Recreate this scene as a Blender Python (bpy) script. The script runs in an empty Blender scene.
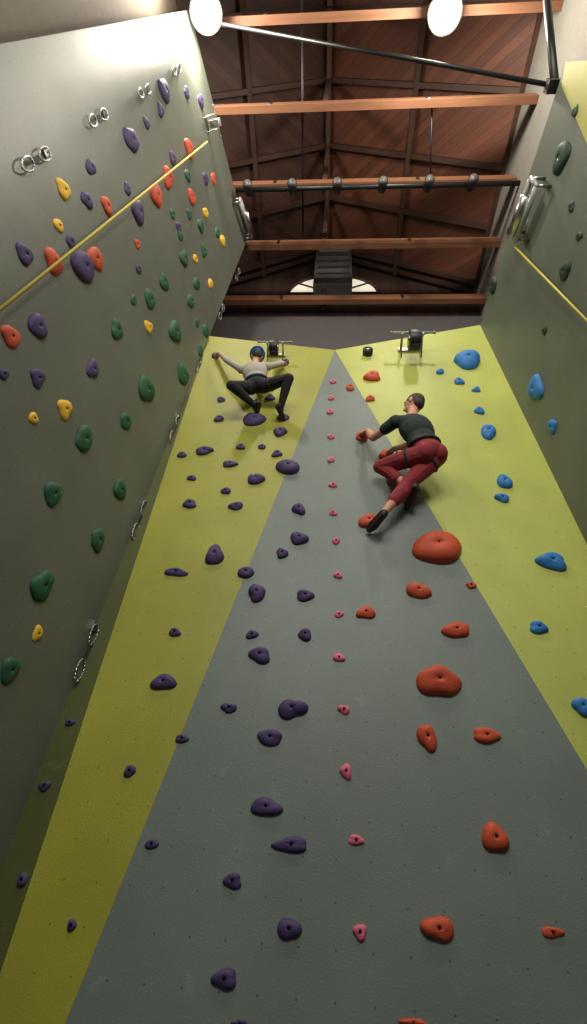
import bpy, bmesh, math, random
import numpy as np
from mathutils import Vector, Matrix
scene=bpy.context.scene
scene.view_settings.view_transform='Standard'
scene.view_settings.look='None'
V=Vector
# ---------------------------------------------------------------- camera
F=480.0; CX,CY=293.5,512.0
Zc=V((49.5,530,-480)).normalized()
Xc=V((1,-.0268,.0735)); Xc=(Xc-Zc*Xc.dot(Zc)).normalized()
Yc=Zc.cross(Xc)
R=Matrix((Xc,Yc,Zc))
O=V((0,0,1.5))
cam=bpy.data.cameras.new('camera'); camo=bpy.data.objects.new('camera',cam)
scene.collection.objects.link(camo)
camo.matrix_world=Matrix.Translation(O)@R.to_4x4()
cam.sensor_fit='VERTICAL'; cam.sensor_height=24; cam.sensor_width=24
cam.lens=F/1024*24; cam.clip_start=.05
scene.camera=camo
# measurements taken from the photo are turned into positions on the real wall planes
def ray(x,y): return R@V((x-CX,CY-y,-F))
def at_y(x,y,Y): r=ray(x,y); return O+r*(Y/r.y)
def at_z(x,y,Z): r=ray(x,y); return O+r*((Z-1.5)/r.z)
def at_plane(x,y,p,n):
    r=ray(x,y); return O+r*((p-O).dot(n)/r.dot(n))
D=3.5
# ---------------------------------------------------------------- materials
def lin(c):
    out=[]
    for v in c:
        v/=255.0
        out.append(v/12.92 if v<=.04045 else ((v+.055)/1.055)**2.4)
    return (*out,1)
def new_mat(name):
    m=bpy.data.materials.new(name); m.use_nodes=True
    nt=m.node_tree; return m,nt,nt.nodes['Principled BSDF']
def mat(name,c,rough=.5,metal=0,bump=0,bscale=60,var=.15,vscale=8,emit=0,spec=.5):
    m,nt,b=new_mat(name); N=nt.nodes; L=nt.links
    b.inputs['Roughness'].default_value=rough; b.inputs['Metallic'].default_value=metal
    b.inputs['Specular IOR Level'].default_value=spec
    col=lin(c)
    tc=N.new('ShaderNodeTexCoord')
    n=N.new('ShaderNodeTexNoise'); n.inputs['Scale'].default_value=vscale; n.inputs['Detail'].default_value=4
    L.new(tc.outputs['Object'],n.inputs['Vector'])
    mx=N.new('ShaderNodeMix'); mx.data_type='RGBA'
    mx.inputs[6].default_value=tuple(v*(1-var) for v in col[:3])+(1,)
    mx.inputs[7].default_value=tuple(min(1,v*(1+var)) for v in col[:3])+(1,)
    L.new(n.outputs['Fac'],mx.inputs[0]); L.new(mx.outputs[2],b.inputs['Base Color'])
    if bump:
        n2=N.new('ShaderNodeTexNoise'); n2.inputs['Scale'].default_value=bscale; n2.inputs['Detail'].default_value=3
        L.new(tc.outputs['Object'],n2.inputs['Vector'])
        bp=N.new('ShaderNodeBump'); bp.inputs['Strength'].default_value=bump; bp.inputs['Distance'].default_value=.01
        L.new(n2.outputs['Fac'],bp.inputs['Height']); L.new(bp.outputs['Normal'],b.inputs['Normal'])
    if emit:
        b.inputs['Emission Color'].default_value=col; b.inputs['Emission Strength'].default_value=emit
    return m
def wall_mat(name,c,axis='X',rough=.5,spacing=.2,dots=True):
    m,nt,b=new_mat(name); N=nt.nodes; L=nt.links
    col=lin(c)
    g=N.new('ShaderNodeNewGeometry')
    n=N.new('ShaderNodeTexNoise'); n.inputs['Scale'].default_value=1.6; n.inputs['Detail'].default_value=6
    L.new(g.outputs['Position'],n.inputs['Vector'])
    n3=N.new('ShaderNodeTexNoise'); n3.inputs['Scale'].default_value=90; n3.inputs['Detail'].default_value=2
    L.new(g.outputs['Position'],n3.inputs['Vector'])
    ad=N.new('ShaderNodeMath'); ad.operation='MULTIPLY_ADD'; ad.inputs[1].default_value=.35
    L.new(n3.outputs['Fac'],ad.inputs[0]); L.new(n.outputs['Fac'],ad.inputs[2])
    mr=N.new('ShaderNodeMapRange'); mr.inputs[1].default_value=.35; mr.inputs[2].default_value=1.0
    L.new(ad.outputs[0],mr.inputs[0])
    mx=N.new('ShaderNodeMix'); mx.data_type='RGBA'
    mx.inputs[6].default_value=tuple(v*.82 for v in col[:3])+(1,)
    mx.inputs[7].default_value=tuple(min(1,v*1.14) for v in col[:3])+(1,)
    L.new(mr.outputs[0],mx.inputs[0])
    out=mx.outputs[2]
    cn=N.new('ShaderNodeTexNoise'); cn.inputs['Scale'].default_value=5.5; cn.inputs['Detail'].default_value=8; cn.inputs['Roughness'].default_value=.7
    L.new(g.outputs['Position'],cn.inputs['Vector'])
    cr=N.new('ShaderNodeMapRange'); cr.inputs[1].default_value=.62; cr.inputs[2].default_value=.8; cr.inputs[4].default_value=.45
    L.new(cn.outputs['Fac'],cr.inputs[0])
    cm=N.new('ShaderNodeMix'); cm.data_type='RGBA'; L.new(cr.outputs[0],cm.inputs[0]); L.new(out,cm.inputs[6])
    cm.inputs[7].default_value=tuple(min(1,v*1.3+.12) for v in col[:3])+(1,)
    out=cm.outputs[2]
    if dots:
        s=N.new('ShaderNodeSeparateXYZ'); L.new(g.outputs['Position'],s.inputs[0])
        def fr(sock):
            a=N.new('ShaderNodeMath'); a.operation='MULTIPLY'; a.inputs[1].default_value=1/spacing; L.new(sock,a.inputs[0])
            f=N.new('ShaderNodeMath'); f.operation='FRACT'; L.new(a.outputs[0],f.inputs[0])
            h=N.new('ShaderNodeMath'); h.operation='SUBTRACT'; h.inputs[1].default_value=.5; L.new(f.outputs[0],h.inputs[0])
            p=N.new('ShaderNodeMath'); p.operation='POWER'; p.inputs[1].default_value=2; 
            ab=N.new('ShaderNodeMath'); ab.operation='ABSOLUTE'; L.new(h.outputs[0],ab.inputs[0]); L.new(ab.outputs[0],p.inputs[0]); return p.outputs[0]
        sm=N.new('ShaderNodeMath'); sm.operation='ADD'
        L.new(fr(s.outputs[axis]),sm.inputs[0]); L.new(fr(s.outputs['Z']),sm.inputs[1])
        lt=N.new('ShaderNodeMath'); lt.operation='LESS_THAN'; lt.inputs[1].default_value=.0007
        L.new(sm.outputs[0],lt.inputs[0])
        m2=N.new('ShaderNodeMix'); m2.data_type='RGBA'; L.new(lt.outputs[0],m2.inputs[0])
        L.new(out,m2.inputs[6]); m2.inputs[7].default_value=tuple(v*.4 for v in col[:3])+(1,)
        out=m2.outputs[2]
    L.new(out,b.inputs['Base Color'])
    b.inputs['Roughness'].default_value=rough
    bp=N.new('ShaderNodeBump'); bp.inputs['Strength'].default_value=.35; bp.inputs['Distance'].default_value=.004
    L.new(n3.outputs['Fac'],bp.inputs['Height']); L.new(bp.outputs['Normal'],b.inputs['Normal'])
    return m
def plank_mat(name,c,ang,w=.14):
    m,nt,b=new_mat(name); N=nt.nodes; L=nt.links
    g=N.new('ShaderNodeNewGeometry'); mp=N.new('ShaderNodeMapping'); mp.inputs['Rotation'].default_value=(0,0,ang)
    L.new(g.outputs['Position'],mp.inputs['Vector'])
    s=N.new('ShaderNodeSeparateXYZ'); L.new(mp.outputs[0],s.inputs[0])
    a=N.new('ShaderNodeMath'); a.operation='MULTIPLY'; a.inputs[1].default_value=1/w; L.new(s.outputs['X'],a.inputs[0])
    f=N.new('ShaderNodeMath'); f.operation='FRACT'; L.new(a.outputs[0],f.inputs[0])
    fl=N.new('ShaderNodeMath'); fl.operation='FLOOR'; L.new(a.outputs[0],fl.inputs[0])
    wn=N.new('ShaderNodeTexWhiteNoise'); wn.noise_dimensions='1D'; L.new(fl.outputs[0],wn.inputs['W'])
    nz=N.new('ShaderNodeTexNoise'); nz.inputs['Scale'].default_value=3; nz.inputs['Detail'].default_value=5
    mp2=N.new('ShaderNodeMapping'); mp2.inputs['Scale'].default_value=(8,.6,1); L.new(mp.outputs[0],mp2.inputs['Vector']); L.new(mp2.outputs[0],nz.inputs['Vector'])
    ad=N.new('ShaderNodeMath'); ad.operation='ADD'; L.new(wn.outputs['Value'],ad.inputs[0]); L.new(nz.outputs['Fac'],ad.inputs[1])
    mr=N.new('ShaderNodeMapRange'); mr.inputs[2].default_value=1.6; L.new(ad.outputs[0],mr.inputs[0])
    col=lin(c)
    mx=N.new('ShaderNodeMix'); mx.data_type='RGBA'; L.new(mr.outputs[0],mx.inputs[0])
    mx.inputs[6].default_value=tuple(v*.6 for v in col[:3])+(1,); mx.inputs[7].default_value=tuple(v*1.4 for v in col[:3])+(1,)
    lt=N.new('ShaderNodeMath'); lt.operation='LESS_THAN'; lt.inputs[1].default_value=.06; L.new(f.outputs[0],lt.inputs[0])
    m2=N.new('ShaderNodeMix'); m2.data_type='RGBA'; L.new(lt.outputs[0],m2.inputs[0]); L.new(mx.outputs[2],m2.inputs[6])
    m2.inputs[7].default_value=tuple(v*.4 for v in col[:3])+(1,)
    L.new(m2.outputs[2],b.inputs['Base Color']); b.inputs['Roughness'].default_value=.6
    return m
def wood_mat(name,c,stretch=(.5,6,6)):
    m,nt,b=new_mat(name); N=nt.nodes; L=nt.links
    tc=N.new('ShaderNodeTexCoord'); mp=N.new('ShaderNodeMapping'); mp.inputs['Scale'].default_value=stretch
    L.new(tc.outputs['Object'],mp.inputs['Vector'])
    nz=N.new('ShaderNodeTexNoise'); nz.inputs['Scale'].default_value=3; nz.inputs['Detail'].default_value=6; L.new(mp.outputs[0],nz.inputs['Vector'])
    col=lin(c); mx=N.new('ShaderNodeMix'); mx.data_type='RGBA'; L.new(nz.outputs['Fac'],mx.inputs[0])
    mx.inputs[6].default_value=tuple(v*.6 for v in col[:3])+(1,); mx.inputs[7].default_value=tuple(v*1.4 for v in col[:3])+(1,)
    L.new(mx.outputs[2],b.inputs['Base Color']); b.inputs['Roughness'].default_value=.6
    return m
M_grey=wall_mat('grey_wall_paint',(110,122,115),'X',.5)
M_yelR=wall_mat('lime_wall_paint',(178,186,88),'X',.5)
M_yelL=wall_mat('lime_wall_left_dimmed',(154,155,52),'X',.5)  # same lime paint, the left side's dimmer light put into the colour
M_cornerShade=wall_mat('lime_wall_corner_shadow',(76,84,36),'X',.6)  # left wall's shadow on the lime corner strip, painted as darker colour
M_left=wall_mat('sage_wall_paint',(104,109,98),'Y',.42)
M_right=wall_mat('sage_wall_paint_right',(100,108,95),'Y',.45)
M_yelS=wall_mat('yellow_side_paint',(180,176,80),'Y',.5)
M_plaster=mat('beige_plaster',(100,90,76),.8,bump=.1)
M_white=mat('white_plaster',(125,122,114),.8,bump=.1)
M_fargrey=mat('grey_plaster',(84,79,80),.8,bump=.1)
M_floor=mat('floor_mat_vinyl',(60,66,72),.6,bump=.1)
M_metal=mat('brushed_steel',(170,172,170),.3,1,var=.08)
M_white_metal=mat('grey_powder_coat',(150,150,146),.4,.2)
M_black=mat('black_plastic',(22,22,24),.45)
M_web=mat('yellow_webbing',(205,185,85),.7,bump=.2,bscale=200)
M_hole=mat('bolt_socket',(20,18,20),.5,.5)
# ---------------------------------------------------------------- mesh helpers
def link(ob,parent=None):
    scene.collection.objects.link(ob)
    if parent: ob.parent=parent
    return ob
def poly_obj(name,faces,mats,back=None):
    bm=bmesh.new()
    cache={}
    def gv(p):
        k=(round(p.x,4),round(p.y,4),round(p.z,4))
        if k not in cache: cache[k]=bm.verts.new(p)
        return cache[k]
    for pts,mi in faces:
        f=bm.faces.new([gv(p) for p in pts]); f.material_index=mi
    if back is not None:
        r=bmesh.ops.extrude_face_region(bm,geom=list(bm.faces),use_keep_orig=True)
        bmesh.ops.translate(bm,vec=back,verts=[g for g in r['geom'] if isinstance(g,bmesh.types.BMVert)])
        bmesh.ops.recalc_face_normals(bm,faces=bm.faces)
    me=bpy.data.meshes.new(name); bm.to_mesh(me); bm.free()
    for m in mats: me.materials.append(m)
    return link(bpy.data.objects.new(name,me))
class MB:
    def __init__(s): s.bm=bmesh.new(); s.mats=[]
    def mi(s,m):
        if m not in s.mats: s.mats.append(m)
        return s.mats.index(m)
    def _tag(s,verts,m):
        i=s.mi(m)
        for f in {f for v in verts for f in v.link_faces}: f.material_index=i; f.smooth=True
    def box(s,c,size,m,rot=None):
        mt=Matrix.Translation(c)@(rot.to_4x4() if rot else Matrix())@Matrix.Diagonal((*size,1))
        r=bmesh.ops.create_cube(s.bm,size=1,matrix=mt)
        i=s.mi(m)
        for f in {f for v in r['verts'] for f in v.link_faces}: f.material_index=i
    def cyl(s,a,b,r,m,r2=None,seg=14):
        a=V(a);b=V(b); d=b-a; q=d.to_track_quat('Z','Y').to_matrix().to_4x4()
        rr=bmesh.ops.create_cone(s.bm,cap_ends=True,segments=seg,radius1=r,radius2=r if r2 is None else r2,depth=d.length,matrix=Matrix.Translation((a+b)/2)@q)
        s._tag(rr['verts'],m)
    def sph(s,c,r,m):
        rr=bmesh.ops.create_uvsphere(s.bm,u_segments=12,v_segments=8,radius=1,matrix=Matrix.Translation(c)@Matrix.Diagonal((*(r if hasattr(r,'__len__') else (r,r,r)),1)))
        s._tag(rr['verts'],m)
    def tube(s,pts,r,m,seg=10,closed=False):
        pts=[V(p) for p in pts]
        n=len(pts)
        for i in range(n if closed else n-1):
            s.cyl(pts[i],pts[(i+1)%n],r,m,seg=seg)
        for i in range(0 if closed else 1,n if closed else n-1): s.sph(pts[i],r,m)
    def obj(s,name,bevel=0,parent=None):
        me=bpy.data.meshes.new(name); s.bm.to_mesh(me); s.bm.free()
        for m in s.mats: me.materials.append(m)
        ob=link(bpy.data.objects.new(name,me),parent)
        if bevel:
            b=ob.modifiers.new('bevel','BEVEL'); b.width=bevel; b.segments=2; b.limit_method='ANGLE'
        return ob
# ---------------------------------------------------------------- room
T2=at_y(247,240,D); ZT=T2.z; T1=at_z(190,10,ZT)
C0=at_y(0,870,D)
def lerp_z(a,b,z): t=(z-a.z)/(b.z-a.z); return a+(b-a)*t
LB=lerp_z(T2,C0,0)
nL=(T1-T2).cross(LB-T2).normalized()
if nL.x<0: nL=-nL
T1b=T1+(LB-T2)
A=at_y(335,350,D); TL=at_y(216,336,D); TR=at_y(480,325,D); RC=at_y(587,545,D)
RB=lerp_z(TR,RC,0); GL=lerp_z(A,at_y(65,1024,D),0); GR=lerp_z(A,at_y(587,770,D),0)
GR.x=min(GR.x,RB.x-.001)
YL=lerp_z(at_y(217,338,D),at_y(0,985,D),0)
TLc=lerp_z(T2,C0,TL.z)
poly_obj('wall_back',[([A,GL,GR],0),([TLc,YL,GL,A],1),([TLc,LB,YL],3),([A,GR,RB,TR],2)],[M_grey,M_yelL,M_yelR,M_cornerShade],V((0,.1,0)))
poly_obj('wall_left',[([T2,T1,T1b,LB],0)],[M_left],-nL*.12)
ZR=TR.z
RN=at_z(566,62,ZR); 
RNb=RN+(RB-TR)
nR=(RN-TR).cross(RB-TR).normalized()
if nR.x>0: nR=-nR
y1=at_plane(562,86,TR,nR)
poly_obj('wall_right',[([TR,RN,RNb,RB],0)],[M_right],-nR*.12)
yq=[y1,RN,at_plane(600,60,TR,nR),at_plane(600,172,TR,nR)]
poly_obj('wall_right_painted_band',[([q+nR*.006 for q in yq],0)],[M_yelS])
ZB=1.5+10.85
def quad(name,pts,m): return poly_obj(name,[([V(p) for p in pts],0)],[m])
quad('floor',[(-6,-6,0),(6,-6,0),(6,7,0),(-6,7,0)],M_floor)
quad('wall_left_plaster',[(-3.0,-6,0),(-3.0,.3,0),(-2.75,.3,ZB+.6),(-3.0,-6,ZB+.6)],M_plaster)
quad('wall_right_plaster',[(3.3,-6,0),(3.3,5.2,0),(3.3,5.2,ZB+2),(3.3,-6,ZB+2)],M_white)
YE=5.15; RX=-.25; ZRG=15.8
poly_obj('wall_far',[([V((-5,YE,0)),V((5,YE,0)),V((5,YE,ZB-.12)),V((-5,YE,ZB-.12))],0),
   ([V((-5,YE,ZB-.12)),V((5,YE,ZB-.12)),V((RX,YE,ZRG))],1)],[M_fargrey,plank_mat('gable_boards',(60,42,36),0)])
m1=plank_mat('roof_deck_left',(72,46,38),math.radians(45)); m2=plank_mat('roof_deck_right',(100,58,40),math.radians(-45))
ZE=ZB-.35
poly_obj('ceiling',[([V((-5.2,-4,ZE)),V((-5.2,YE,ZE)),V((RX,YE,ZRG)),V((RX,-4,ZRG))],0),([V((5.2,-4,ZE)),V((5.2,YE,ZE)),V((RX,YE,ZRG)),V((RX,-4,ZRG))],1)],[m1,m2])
M_beam=wood_mat('beam_wood',(126,84,58)); M_raft=wood_mat('rafter_wood',(72,48,38),(4,4,1))
beamY=[4.81,3.66,2.60,1.44,.36,-.75]
for i,y in enumerate(beamY):
    mb=MB(); mb.box(V((0,y,ZB)),(8.6,.12,.24),M_beam); 
    for sx in(-1.2,1.5): mb.box(V((sx,y-.065,ZB)),(.06,.01,.2),M_metal)
    mb.obj('ceiling_beam',.01)
for i,y in enumerate([5.0]+beamY+[-2]):
    mb=MB()
    for sx,ex in((-1,-5.1),(1,5.1)):
        a=V((RX,y,ZRG-.1)); b=V((ex,y,ZE+.0)); d=b-a
        rot=d.to_track_quat('X','Z').to_matrix()
        mb.box((a+b)/2,(d.length,.09,.16),M_raft,rot)
    mb.box(V((RX,y,(ZB+ZRG)/2)),(.09,.09,ZRG-ZB),M_raft)
    mb.obj('roof_rafter')
mb=MB(); mb.box(V((RX,.6,ZRG-.15)),(.1,9,.25),M_raft); 
for k in(.33,.66):
    for ex in(-5.1,5.1):
        mb.box(V((RX+(ex-RX)*k,.6,ZRG+(ZE-ZRG)*k-.13)),(.1,9,.1),M_raft)
mb.obj('roof_purlins')
mb=MB(); mb.tube([at_z(302,-20,ZB+.2),at_z(303,235,ZB+.2)],.02,M_black); mb.tube([at_z(432,108,ZB),at_z(430,188,ZB-.1)],.015,M_black)
mb.obj('electrical_conduit')
M_glow=mat('window_daylight',(235,225,205),.5,emit=.7,var=.02)
c=at_y(333,294,YE-.02); wdt=abs(at_y(378,292,YE).x-at_y(288,292,YE).x)/2; hh=at_y(333,277,YE).z-c.z
n=20
arc=[c+V((wdt*math.cos(math.pi*i/n),0,hh*math.sin(math.pi*i/n))) for i in range(n+1)]
poly_obj('window_1',[(arc,0)],[M_glow])
mb=MB(); mb.tube(arc+[arc[0]],.05,M_raft)
for t in (.2,.35,.65,.8):
    p=arc[int(n*t)]; mb.tube([c,p],.03,M_raft)
mb.obj('window_frame')
mb=MB(); a=at_y(313,291,YE-.3); b=at_y(351,254,YE-.3); cc=(a+b)/2
w=abs(b.x-a.x); h=abs(b.z-a.z)
M_dk=mat('dark_duct_metal',(92,90,88),.5,.3)
mb.box(cc,(w,.3,h),M_dk)
for i in range(6): mb.box(cc+V((0,-.16,-h/2+h*(i+.5)/6)),(w*.85,.03,h*.05),M_white_metal if i==5 else M_metal)
for s_ in(-1,1): mb.cyl(cc+V((s_*w*.42,0,h/2)),cc+V((s_*w*.42,0,h/2+.9)),.02,M_black)
mb.obj('ventilation_unit',.01)
# ---------------------------------------------------------------- climbing holds
def hold(bm,P,n,up,w,h,t,seed,boltr=.009):
    rr=random.Random(seed)
    side=up.cross(n).normalized(); up=n.cross(side).normalized()
    K=26; ph=[rr.uniform(0,6.28) for _ in range(4)]
    a2=rr.uniform(.02,.13); a3=rr.uniform(.03,.14); a5=rr.uniform(0,.05); tilt=rr.uniform(-.35,.35)
    lean=rr.uniform(.15,.5)
    rings=[]
    prof=[(1,0),(1.0,.22),(.93,.55),(.78,.82),(.55,.97),(.32,1.0)]
    for r,z in prof:
        ring=[]
        for k in range(K):
            th=2*math.pi*k/K
            o=1+a2*math.sin(2*th+ph[0])+a3*math.sin(3*th+ph[1])+a5*math.sin(5*th+ph[2])
            x=math.cos(th+tilt)*o*r*w/2; y=math.sin(th+tilt)*o*r*h/2
            zz=z*t*(1+lean*math.sin(th)*r*.9+.12*math.sin(2*th+ph[3])*r)
            ring.append(bm.verts.new(P+side*x+up*y+n*max(zz,0)))
        rings.append(ring)
    br=min(boltr,w*.16,h*.16)
    for rad,z in((br,1.0),(br,.45)):
        rings.append([bm.verts.new(P+side*math.cos(2*math.pi*k/K)*rad+up*math.sin(2*math.pi*k/K)*rad+n*t*z) for k in range(K)])
    for i in range(len(rings)-1):
        for k in range(K):
            f=bm.faces.new((rings[i][k],rings[i][(k+1)%K],rings[i+1][(k+1)%K],rings[i+1][k])); f.smooth=True
            if i==len(rings)-2: f.material_index=1
    f=bm.faces.new(rings[-1]); f.material_index=1
def hold_set(name,m,lst,surf):
    bm=bmesh.new()
    for i,(x,y,w,h) in enumerate(lst):
        if surf=='back': p=V((0,D,0)); n=V((0,-1,0))
        elif surf=='left': p=T2; n=nL
        else: p=TR; n=nR
        P=at_plane(x,y+h*.1,p,n)
        W=(at_plane(x+w/2,y,p,n)-at_plane(x-w/2,y,p,n)).length
        H=(at_plane(x,y+h/2,p,n)-at_plane(x,y-h/2,p,n)).length
        if surf!='back':
            hd=V((0,0,1)).cross(n).normalized()
            def spx(v):
                q=R.transposed()@(P+v*.05-O); q0=R.transposed()@(P-O)
                return (q.x/-q.z-q0.x/-q0.z)*F/.05, (q.y/-q.z-q0.y/-q0.z)*F/.05
            ax,ay=spx(hd); bx,by=spx(V((0,0,1)))
            s=((w*h)/(max(1,abs(ax*by-ay*bx)) ))**.5
            s=min(s,.34)
            W=s*.78; H=s*.9
        else: H*=.8
        t=min(.11,max(.018,(.38 if surf=='back' else .2)*min(W,H)))
        hold(bm,P,n,V((0,0,1)),W,H,t,i*7+len(name))
    me=bpy.data.meshes.new(name); bm.normal_update(); bmesh.ops.recalc_face_normals(bm,faces=bm.faces); bm.to_mesh(me); bm.free()
    me.materials.append(m); me.materials.append(M_hole)
    return link(bpy.data.objects.new(name,me))
def hm(n,c): return mat(n,c,.6,bump=.25,bscale=120,var=.12,vscale=12,spec=.35)
H_pur=hm('purple_resin',(76,62,104)); H_red=hm('red_resin',(200,84,54)); H_pink=hm('pink_resin',(226,112,142))
H_blue=hm('blue_resin',(54,124,190)); H_grn=hm('green_resin',(44,92,64)); H_yel=hm('yellow_resin',(232,186,60)); H_dg=hm('dark_green_resin',(40,58,50))
purple=[(225,976,24,28),(289,926,24,28),(233,879,18,20),(72,924,10,14),(152,843,14,12),(291,843,34,20),(266,805,32,22),(130,770,12,14),(182,738,14,10),(270,736,28,18),(292,707,28,24),(229,707,16,12),(164,681,26,18),(260,654,22,18),(252,634,12,10),(305,634,14,14),(175,632,12,10),(305,595,18,13),(257,592,17,20),(246,572,16,13),(176,572,24,9),(215,554,18,22),(282,553,12,11),(299,538,18,14),(299,509,13,12),(190,504,14,9),(236,506,14,9),(288,467,24,15),(256,479,18,11),(230,464,15,7),(204,451,18,8),(280,432,14,9),(277,454,10,7),(254,420,25,11),(219,419,10,6),(226,491,10,7),(182,455,9,6),(241,447,9,6),(221,400,8,5),(270,398,10,6),(192,478,9,6),(262,447,8,5),
 (23,878,10,18),(45,785,12,12),(70,722,10,8),(240,1022,16,8),(216,356,8,6),(285,363,8,6),(283,418,12,7)]
hold_set('purple_climbing_holds',H_pur,purple,'back')
pink=[(360,930,14,20),(356,839,16,13),(346,770,12,18),(344,709,12,11),(339,657,12,10),(339,614,10,7),(338,575,9,8),(336,541,8,7),(333,513,8,6),(333,485,8,6),(331,460,7,6),(331,437,7,5),(330,412,7,5),(331,398,6,5),(333,382,6,4)]
hold_set('pink_climbing_holds',H_pink,pink,'back')
red=[(413,1021,26,10),(438,925,30,34),(552,931,22,14),(494,834,24,38),(486,734,28,18),(427,735,20,30),(438,679,42,36),(456,629,28,18),(366,612,20,14),(418,590,24,18),(471,585,10,8),(437,546,54,32),(369,521,20,16),(386,455,14,10),(372,377,18,9),(362,436,12,11),(350,388,8,6),(370,399,9,6),(407,501,13,8)]
hold_set('red_climbing_holds',H_red,red,'back')
blue=[(581,705,18,20),(538,627,18,14),(551,561,30,18),(502,498,14,9),(504,481,14,16),(488,432,16,14),(479,411,10,7),(467,361,26,16),(459,382,10,6),(476,390,8,5),(440,372,8,5)]
hold_set('blue_climbing_holds',H_blue,blue,'back')
hold_set('blue_climbing_holds',H_blue,[(537,385,13,34),(553,425,10,16)],'right')
hold_set('dark_green_climbing_holds',H_dg,[(563,153,18,44),(572,206,8,10),(566,269,13,18),(576,110,8,12),(580,235,7,10),(545,330,6,8),(494,284,10,12)],'right')
Lp=[(24,252,18,24),(37,323,20,30),(37,376,18,20),(92,367,14,20),(82,262,20,46),(3,372,8,20),(137,210,18,20),(130,137,14,28),(163,88,12,24),(90,166,14,14),(86,199,18,12),(127,188,8,12),(146,122,8,10),(160,109,8,12),(190,146,7,12),(172,157,8,12),(70,240,10,16),(200,100,6,12),(186,92,6,10),(138,268,7,10),(205,178,7,9),(178,226,6,10)]
hold_set('purple_climbing_holds',H_pur,Lp,'left')
hold_set('red_climbing_holds',H_red,[(10,334,20,26),(53,259,16,34),(94,256,16,26),(106,204,12,18),(155,193,12,26),(167,176,10,24),(188,147,8,20),(191,196,8,16),(137,243,7,10),(213,178,5,10)],'left')
hold_set('yellow_climbing_holds',H_yel,[(63,188,16,20),(33,417,12,12),(64,407,16,22),(37,632,14,14),(58,224,10,16),(148,326,10,12),(172,158,6,10),(205,212,6,9),(222,240,6,9),(210,283,6,8),(195,258,5,8)],'left')
Lg=[(41,583,30,30),(52,491,24,24),(97,538,22,18),(119,488,18,18),(83,436,22,26),(145,386,24,38),(174,328,24,38),(116,328,14,20),(149,298,14,16),(9,667,22,30),(125,420,12,18),(182,373,12,20),(163,280,9,20),(183,257,9,16),(133,299,8,10),(190,300,8,14),(200,225,7,12),(180,235,6,10),(203,250,6,12),(196,283,7,12),(187,175,7,10),(205,330,7,12),(172,213,6,10),(217,232,5,9),(197,322,5,8),(200,350,6,10),(189,213,6,10)]
hold_set('green_climbing_holds',H_grn,Lg,'left')
# ---------------------------------------------------------------- quickdraws on left wall
M_sling=mat('dark_sling',(52,54,58),.7)
def quickdraw(x1,y1,x2,y2):
    a=at_plane(x1,y1,T2,nL); b=at_plane(x2,y2,T2,nL)
    Ln=max(.16,min(.45,(a-b).length)); k=Ln/.3
    up=V((0,0,1)); sd=up.cross(nL).normalized()
    mb=MB()
    mb.box(a+nL*.012,(.02,.04*k,.05*k),M_metal,Matrix((nL,sd,up)).transposed())
    mb.cyl(a,a+nL*.035,.01,M_metal)
    def biner(top,L):
        c=top-up*L/2; pts=[]
        for i in range(16):
            th=2*math.pi*i/16; w=.24*L*(1+.2*math.sin(th))
            pts.append(c+up*math.sin(th)*L/2+sd*math.cos(th)*w)
        mb.tube(pts,.0055*k,M_metal,8,True)
    base=a+nL*.035
    biner(base+up*.01,.12*k)
    s0=base-up*.1*k; s1=s0-up*.1*k
    mb.box((s0+s1)/2,(.01,.025*k,(s0-s1).length),M_sling,Matrix((nL,sd,up)).transposed())
    biner(s1+up*.01,.12*k)
    mb.obj('quickdraw',0)
for q in [(45,153,0,183),(103,114,78,134),(147,89,127,103),(178,68,164,78),(93,626,66,692),(143,503,127,546),(177,417,169,443),(222,306,216,324),(238,270,234,284),(200,360,196,374)]:
    quickdraw(*q)
# ---------------------------------------------------------------- webbing lines
def strap(name,pts,r=.013,m=M_web):
    mb=MB(); mb.tube(pts,r,m); return mb.obj(name)
strap('belay_webbing',[at_plane(207,142,T2+nL*.12,nL),at_plane(-70,366,T2+nL*.08,nL)])
strap('belay_webbing',[at_plane(515,247,TR+nR*.12,nR),at_plane(640,375,TR+nR*.06,nR)],.011)
pr=at_z(555,86,ZR+.12); pl=at_z(222,24,ZB-.5)
mb=MB(); mb.tube([pl,pr],.025,M_black)
mb.tube([pr,at_z(545,-20,ZR+2.0)],.045,M_black); mb.box(pr,(.18,.12,.14),M_black)
mb.obj('steel_cable_brace')
mb=MB(); za=ZB-.3
a=at_z(236,190,za); b=at_z(524,183,za); mb.tube([a,b],.045,M_black)
for x in(250,295,340,385,430,472):
    t=(x-236)/288; p=a+(b-a)*t
    mb.cyl(p+V((0,0,.1)),p-V((0,.02,.12)),.03,M_black); mb.cyl(p-V((0,-.05,.05)),p-V((0,.14,.2)),.07,M_black,r2=.09)
    mb.cyl(p-V((0,.14,.2)),p-V((0,.145,.207)),.075,M_dk)
mb.obj('track_light_bar')
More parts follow.
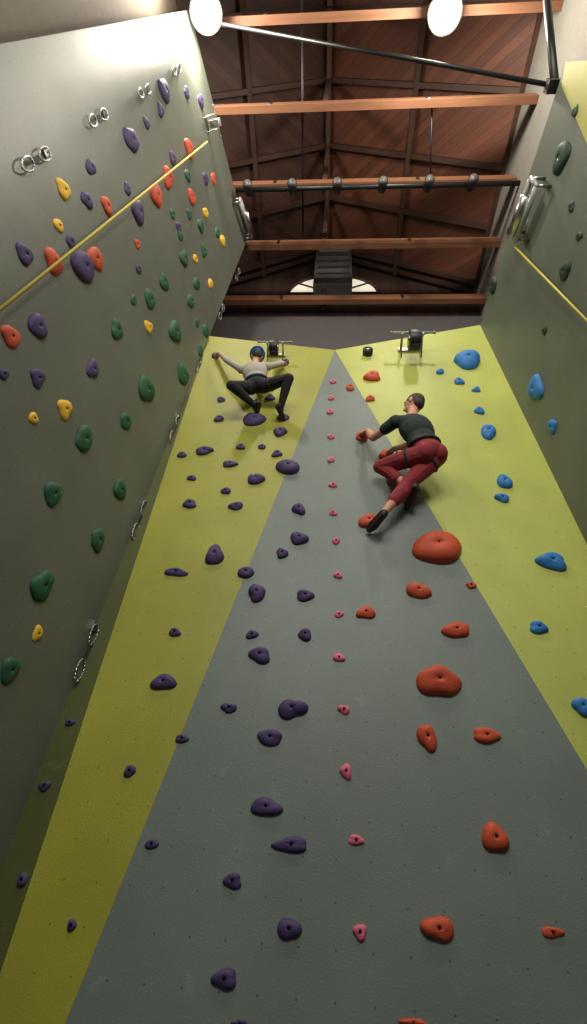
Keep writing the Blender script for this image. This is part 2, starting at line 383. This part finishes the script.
# ---------------------------------------------------------------- auto belays / brackets
def auto_belay(P,n,sz,name='auto_belay_device',body=M_black,hang=.26):
    up=V((0,0,1)); sd=up.cross(n).normalized(); mb=MB()
    rot=Matrix((sd,n,up)).transposed()
    mb.box(P+n*.015,(.42*sz,.03,.09*sz),M_metal,rot)
    for s in(-1,1):
        q=P+sd*s*.17*sz
        mb.tube([q,q+n*.34*sz,q+n*.34*sz-up*.08*sz],.018*sz,M_white_metal)
        mb.tube([q-up*.22*sz,q+n*.3*sz],.012*sz,M_metal)
    mb.tube([P+n*.34*sz-sd*.36*sz,P+n*.34*sz+sd*.36*sz],.018*sz,M_white_metal)
    for s in(-1,1): mb.sph(P+n*.34*sz+sd*s*.36*sz,.03*sz,M_white_metal)
    c=P+n*.34*sz-up*hang*sz
    mb.cyl(c-sd*.09*sz,c+sd*.09*sz,.17*sz,body,seg=28)
    mb.cyl(c-sd*.105*sz,c+sd*.105*sz,.09*sz,M_metal,seg=24)
    mb.cyl(c+up*.12*sz,c+up*hang*sz,.025*sz,M_metal)
    mb.box(c-up*.17*sz,(.1*sz,.07*sz,.1*sz),body,rot)
    return mb.obj(name,.004*sz)
nb=V((0,-1,0))
auto_belay(at_y(410,351,D),nb,.8)
auto_belay(at_y(276,356,D),nb,.62)
mb=MB(); p=at_y(368,349,D-.08); mb.cyl(p,p+V((0,.08,0)),.07,M_black,seg=20); mb.cyl(p-V((0,.01,0)),p,.03,M_metal); mb.obj('rope_pulley')
def rail(name,x1,y1,x2,y2,pl,n,w=.14):
    a=at_plane(x1,y1,pl+n*.15,n); b=at_plane(x2,y2,pl+n*.15,n); u=(b-a).normalized(); mb=MB(); s=u.cross(n)
    mb.tube([a+s*w/2,b+s*w/2,b-s*w/2,a-s*w/2],.03,M_white_metal,closed=True)
    for q in(a,b):
        for k in(-1,1): mb.cyl(q+s*w/2*k,q-n*.15+s*w/2*k,.02,M_metal)
    c=(a*.4+b*.6)+n*.02; mb.cyl(c-u*.2,c+u*.2,.07,M_metal,seg=20)
    return mb.obj(name)
rail('rope_anchor_frame',240,200,251,236,T2,nL,.1)
rail('rope_anchor_frame',534,182,514,236,TR,nR,.22)
auto_belay(at_plane(206,124,T2,nL),nL,.55,body=M_white_metal)
auto_belay(at_plane(522,228,TR,nR),nR,.4)
# ---------------------------------------------------------------- lamps
M_lamp=mat('lamp_lens',(255,248,232),.5,emit=16,var=.01)
for x in(206,445):
    P=at_z(x,13,ZB-.5)
    mb=MB()
    mb.cyl(P,P+V((0,0,.3)),.25,M_white_metal,r2=.12,seg=28)
    mb.cyl(P+V((0,0,.3)),P+V((0,0,.42)),.1,M_dk); mb.cyl(P+V((0,0,.4)),P+V((0,0,.75)),.012,M_black)
    mb.cyl(P-V((0,0,.02)),P+V((0,0,.005)),.22,M_lamp,seg=28)
    mb.obj('high_bay_lamp')
    l=bpy.data.lights.new('lamp_light','POINT'); l.energy=410; l.shadow_soft_size=.22; l.color=(1,.92,.79)
    lo=link(bpy.data.objects.new('lamp_light',l)); lo.location=P-V((0,0,.35))
for x,e in((-1.0,130),(1.2,195)):  # added fill lights behind the camera, evening out the wall brightness
    l=bpy.data.lights.new('fill_light','AREA'); l.energy=e; l.size=1.6; l.color=(1,.95,.87)
    lo=link(bpy.data.objects.new('fill_light',l)); lo.location=(x,-3.2,7.5)
    lo.rotation_euler=(V((.8,3.5,4.5))-lo.location).to_track_quat('-Z','Y').to_euler()
w=bpy.data.worlds.new('world'); scene.world=w; w.use_nodes=True
w.node_tree.nodes['Background'].inputs[0].default_value=(.95,.97,1,1); w.node_tree.nodes['Background'].inputs[1].default_value=.08
# ---------------------------------------------------------------- people
class Body:
    def __init__(s): s.p=[]
    def cap(s,a,b,ra,rb,m): s.p.append(('c',V(a),V(b),ra,rb,m))
    def ell(s,c,Rm,r,m): s.p.append(('e',V(c),Rm,r,m))
    def build(s,name,mats,voxel=.0055):
        bm=bmesh.new()
        base=bmesh.new(); bmesh.ops.create_icosphere(base,subdivisions=2,radius=1); iv=[v.co.copy() for v in base.verts]; base.free()
        for p in s.p:
            if p[0]=='c':
                _,a,b,ra,rb,m=p
                vs=[bm.verts.new(a+v*ra) for v in iv]+[bm.verts.new(b+v*rb) for v in iv]
                r=bmesh.ops.convex_hull(bm,input=vs)
                inn=[g for g in r['geom_interior'] if isinstance(g,bmesh.types.BMVert)]
                bmesh.ops.delete(bm,geom=list(set(inn)),context='VERTS')
            else:
                _,c,Rm,r,m=p
                bmesh.ops.create_icosphere(bm,subdivisions=3,radius=1,matrix=Matrix.Translation(c)@Rm.to_4x4()@Matrix.Diagonal((*r,1)))
        me=bpy.data.meshes.new(name+'_tmp'); bm.to_mesh(me); bm.free()
        ob=bpy.data.objects.new(name+'_tmp',me); scene.collection.objects.link(ob)
        md=ob.modifiers.new('r','REMESH'); md.mode='VOXEL'; md.voxel_size=voxel
        sm=ob.modifiers.new('s','SMOOTH'); sm.iterations=3; sm.factor=.5
        dg=bpy.context.evaluated_depsgraph_get(); dg.update()
        me2=bpy.data.meshes.new_from_object(ob.evaluated_get(dg)); bpy.data.objects.remove(ob)
        me2.name=name; me2.materials.clear()
        keys=list(mats); 
        for k in keys: me2.materials.append(mats[k])
        nf=len(me2.polygons); C=np.zeros(nf*3); me2.polygons.foreach_get('center',C); C=C.reshape(-1,3)
        best=np.full(nf,1e9); idx=np.zeros(nf,dtype=np.int32)
        for p in s.p:
            if p[0]=='c':
                _,a,b,ra,rb,m=p; a=np.array(a); b=np.array(b); d=b-a; L2=max(d.dot(d),1e-9)
                t=np.clip((C-a)@d/L2,0,1); dist=np.linalg.norm(C-(a+t[:,None]*d),axis=1)-(ra+(rb-ra)*t)
            else:
                _,c,Rm,r,m=p; q=(C-np.array(c))@np.array(Rm); r=np.array(r)
                k0=np.linalg.norm(q/r,axis=1); k1=np.linalg.norm(q/r**2,axis=1)+1e-9; dist=k0*(k0-1)/k1
            w=dist<best; best[w]=dist[w]; idx[w]=keys.index(m)
        me2.polygons.foreach_set('material_index',idx); me2.polygons.foreach_set('use_smooth',np.ones(nf,dtype=bool))
        return link(bpy.data.objects.new(name,me2))
def ik(a,b,l1,l2,pole):
    d=b-a; L=d.length
    if L>(l1+l2)*.995: l=L/.995/(l1+l2); l1*=l; l2*=l
    u=d.normalized(); x=(l1*l1-l2*l2+L*L)/(2*L); h=math.sqrt(max(0,l1*l1-x*x))
    pv=(pole-u*pole.dot(u)).normalized()
    return a+u*x+pv*h
def hand(B,w,h,n,s,tside,curl=(30,55,45)):
    h=h.normalized(); n=(n-h*n.dot(h)).normalized(); sd=h.cross(n)*tside
    for i in range(4):
        o=(1.5-i)*.0215*s; kn=w+h*(.088-.004*abs(i-1.2))*s+sd*o
        B.cap(w+h*.012*s+sd*o*.55,kn,.0155*s,.0125*s,'skin')
        L=[.044,.05,.046,.036][i]*s; d=h+sd*(1.5-i)*.07; d.normalize(); p=kn
        ang=0
        for j,(fl,c) in enumerate(zip((1,.62,.5),curl)):
            ang+=math.radians(c); dd=(d*math.cos(ang)+n*math.sin(ang)).normalized()
            q=p+dd*L*fl; B.cap(p,q,(.0095-.0008*j)*s,(.0087-.0008*j)*s,'skin'); p=q
    b0=w+h*.028*s+sd*.028*s; b1=b0+(h*.6+sd*.75+n*.25).normalized()*.045*s; b2=b1+(h*.85+sd*.25+n*.5).normalized()*.034*s
    B.cap(w+h*.015*s+sd*.015*s,b0,.016*s,.0145*s,'skin'); B.cap(b0,b1,.0135*s,.011*s,'skin'); B.cap(b1,b2,.0105*s,.0085*s,'skin')
def foot(B,a,f,s,upv):
    f=f.normalized(); dn=-(upv-f*upv.dot(f)).normalized(); sd=f.cross(dn)
    heel=a-f*.045*s+dn*.05*s
    B.cap(a,heel,.038*s,.036*s,'shoe'); B.cap(a,a+f*.06*s+dn*.035*s,.04*s,.036*s,'shoe')
    ball=a+f*.12*s+dn*.06*s; toe=a+f*.185*s+dn*.068*s
    for o in(-.017,.017):
        B.cap(heel+sd*o*.5*s,ball+sd*o*s,.03*s,.03*s,'shoe'); B.cap(ball+sd*o*s,toe+sd*o*.5*s,.03*s,.019*s,'shoe')
    B.cap(heel+dn*.028*s,ball+dn*.022*s,.022*s,.02*s,'sole'); B.cap(ball+dn*.022*s,toe+dn*.01*s,.022*s,.016*s,'sole')
def head(B,C,up,f,s,hair=True,helmet=False):
    up=up.normalized(); f=(f-up*f.dot(up)).normalized(); sd=f.cross(up)
    Rm=Matrix((sd,f,up)).transposed()
    B.ell(C,Rm,(.076*s,.096*s,.112*s),'skin')
    B.ell(C+f*.025*s-up*.062*s,Rm,(.056*s,.066*s,.056*s),'skin')
    B.cap(C+f*.092*s+up*.005*s,C+f*.112*s-up*.03*s,.011*s,.015*s,'skin')
    for k in(-1,1):
        B.ell(C+sd*k*.08*s-f*.005*s-up*.015*s,Rm,(.012*s,.022*s,.034*s),'skin')
        B.cap(C+f*.088*s+sd*k*.018*s+up*.026*s,C+f*.078*s+sd*k*.048*s+up*.026*s,.011*s,.01*s,'hair' if not helmet else 'skin')
        B.ell(C+f*.084*s+sd*k*.032*s+up*.004*s,Rm,(.015*s,.012*s,.009*s),'eye')
    B.cap(C+f*.09*s+sd*.02*s-up*.06*s,C+f*.09*s-sd*.02*s-up*.06*s,.009*s,.009*s,'lip')
    B.ell(C-f*.014*s+up*.02*s,Rm,(.083*s,.102*s,.108*s),'hair')
    B.ell(C-f*.045*s-up*.03*s,Rm,(.068*s,.066*s,.07*s),'hair')
    if helmet:
        B.ell(C-f*.008*s+up*.045*s,Rm,(.108*s,.132*s,.098*s),'helmet')
        for i in range(24):
            t0=2*math.pi*i/24; t1=2*math.pi*(i+1)/24
            g=lambda t:C-f*.008*s+up*.03*s+sd*.11*s*math.cos(t)+f*.136*s*math.sin(t)
            B.cap(g(t0),g(t1),.011*s,.011*s,'helmet')
        for k in(-1,0,1):
            B.cap(C+up*.146*s*(1-.08*abs(k))+sd*k*.045*s+f*.05*s,C+up*.146*s*(1-.08*abs(k))+sd*k*.045*s-f*.06*s,.008*s,.008*s,'strap')
        for k in(-1,1): B.cap(C+sd*k*.088*s+up*.02*s,C+f*.04*s-up*.115*s,.007*s,.007*s,'strap')
def ring(B,c,a,b,r,m,N=20):
    for i in range(N):
        t0=2*math.pi*i/N; t1=2*math.pi*(i+1)/N
        B.cap(c+a*math.cos(t0)+b*math.sin(t0),c+a*math.cos(t1)+b*math.sin(t1),r,r,m)
def climber(name,mats,s,pelvis,neck,facing,headC,face,hands,feet,elbow_pole,knee_pole,helmet=False,bareshin=True,longsleeve=False):
    B=Body(); T=(neck-pelvis).normalized(); Fw=(facing-T*facing.dot(T)).normalized(); S=Fw.cross(T)
    Rm=Matrix((S,Fw,T)).transposed(); L=(neck-pelvis).length
    B.ell(pelvis+T*.01*s-Fw*.01*s,Rm,(.165*s,.125*s,.12*s),'pants')
    for k in(-1,1): B.ell(pelvis+S*k*.075*s-Fw*.04*s-T*.03*s,Rm,(.09*s,.09*s,.1*s),'pants')
    B.ell(pelvis+T*L*.33,Rm,(.16*s,.118*s,.18*s),'shirt')
    B.ell(pelvis+T*L*.66,Rm,(.186*s,.128*s,.2*s),'shirt')
    B.ell(pelvis+T*L*.82-Fw*.01*s,Rm,(.18*s,.105*s,.1*s),'shirt')
    ring(B,pelvis+T*.1*s,S*.16*s,Fw*.118*s,.02*s,'harness'); ring(B,pelvis+T*.125*s,S*.158*s,Fw*.117*s,.012*s,'harness')
    B.cap(pelvis+T*.1*s+Fw*.13*s,pelvis-T*.02*s+Fw*.13*s,.013*s,.013*s,'harness')
    B.cap(neck-T*.03*s,headC-(headC-neck)*.35,.058*s,.053*s,'skin')
    B.cap(neck-T*.03*s-S*.06*s,neck-T*.03*s+S*.06*s,.052*s,.052*s,'shirt')
    head(B,headC,(headC-neck).normalized()*.6+V((0,0,.4)),face,s,helmet=helmet)
    for k,(hp,hd,hn),pole in zip((-1,1),hands,elbow_pole):
        sh=neck+S*k*.18*s-T*.055*s
        w=hp-hd.normalized()*.085*s
        sh=sh+(w-sh).normalized()*.03*s
        e=ik(sh,w,.285*s,.25*s,pole)
        B.cap(neck-T*.05*s+S*k*.09*s,sh,.066*s,.066*s,'shirt')
        B.ell(sh,Rm,(.068*s,.068*s,.068*s),'shirt')
        if longsleeve:
            B.cap(sh,e,.058*s,.046*s,'shirt'); B.cap(e,e.lerp(w,.9),.045*s,.033*s,'shirt')
        else:
            m_=sh.lerp(e,.45); B.cap(sh,m_,.064*s,.06*s,'shirt'); B.cap(sh,e,.05*s,.041*s,'skin')
        B.cap(e,e.lerp(w,.3),.04*s,.043*s,'skin'); B.cap(e.lerp(w,.3),w,.043*s,.027*s,'skin')
        B.cap(w,w+hd.normalized()*.02*s,.026*s,.024*s,'skin')
        hand(B,w,hd,hn,s,-k)
    for k,(ap,fd),pole in zip((-1,1),feet,knee_pole):
        hj=pelvis+S*k*.09*s-T*.03*s
        kn=ik(hj,ap,.42*s,.41*s,pole)
        B.cap(hj,hj.lerp(kn,.45),.1*s,.092*s,'pants'); B.cap(hj.lerp(kn,.45),kn,.092*s,.07*s,'pants')
        t=(kn-hj).normalized(); c=hj.lerp(kn,.28); a=t.orthogonal().normalized(); b=t.cross(a)
        ring(B,c,a*.092*s,b*.092*s,.015*s,'harness',16)
        cut=.55 if bareshin else .93
        cf=kn.lerp(ap,.3); bend=(t-(ap-kn).normalized()*t.dot((ap-kn).normalized())).normalized()
        B.cap(kn,cf-bend*.01*s,.068*s,.068*s,'pants'); B.cap(cf-bend*.01*s,kn.lerp(ap,cut),.068*s,.062*s if bareshin else .048*s,'pants')
        B.cap(kn.lerp(ap,.4)-bend*.008*s,ap,.05*s,.033*s,'skin')
        foot(B,ap,fd,s,(kn-ap))
    return B.build(name,mats)
skin=mat('skin',(205,150,124),.55,var=.06); hairb=mat('brown_hair',(62,42,30),.7,bump=.6,bscale=150,var=.3)
cloth=lambda n,c:mat(n,c,.85,bump=.9,bscale=14,var=.15,vscale=10)
common=dict(skin=skin,hair=hairb,eye=mat('eye',(30,25,22),.2),lip=mat('lips',(160,95,85),.5),shoe=mat('climbing_shoe_leather',(30,28,32),.5),sole=mat('shoe_rubber',(70,45,38),.6),
   harness=mat('harness_webbing',(28,28,32),.7),strap=mat('helmet_strap',(25,30,40),.6))
mA=dict(common); mA.update(shirt=cloth('dark_green_tshirt',(34,50,46)),pants=cloth('red_trousers',(142,44,52)),helmet=M_black)
mB=dict(common); mB.update(shirt=cloth('light_grey_shirt',(176,170,160)),pants=cloth('black_leggings',(24,24,28)),helmet=mat('blue_helmet_shell',(40,92,150),.3))
P=lambda x,y,d:at_y(x,y,D-d)
climber('man_climbing',mA,1.04,P(428,453,.36),P(411,419,.42),V((-.35,.9,.1)),P(414,404,.43),V((-.75,.6,.25)),
  [(P(363,432,.09),V((-.45,.6,.45)),V((.1,.8,-.5))),(P(390,452,.1),V((-.4,.8,.3)),V((0,.7,-.6)))],
  [(P(410,488,.2),V((-.35,1,-.25))),(P(383,514,.19),V((-.5,.9,-.1)))],
  [V((.1,-.3,-1)),V((.2,-.3,-1))],[V((-.6,.1,.7)),V((-.4,.5,.8))])
climber('child_climbing',mB,.85,P(257,386,.22),P(254,366,.28),V((0,1,.1)),P(257,356,.29),V((-.2,.9,.3)),
  [(P(217,354,.08),V((-.5,.5,.5)),V((.1,.8,-.5))),(P(283,362,.09),V((.4,.5,.6)),V((-.1,.8,-.5)))],
  [(P(254,405,.16),V((-.3,1,-.2))),(P(281,406,.16),V((.4,1,-.1)))],
  [V((-.1,-.4,-1)),V((.2,-.4,-1))],[V((-.7,-.7,.2)),V((.8,-.6,.3))],helmet=True,bareshin=False,longsleeve=True)
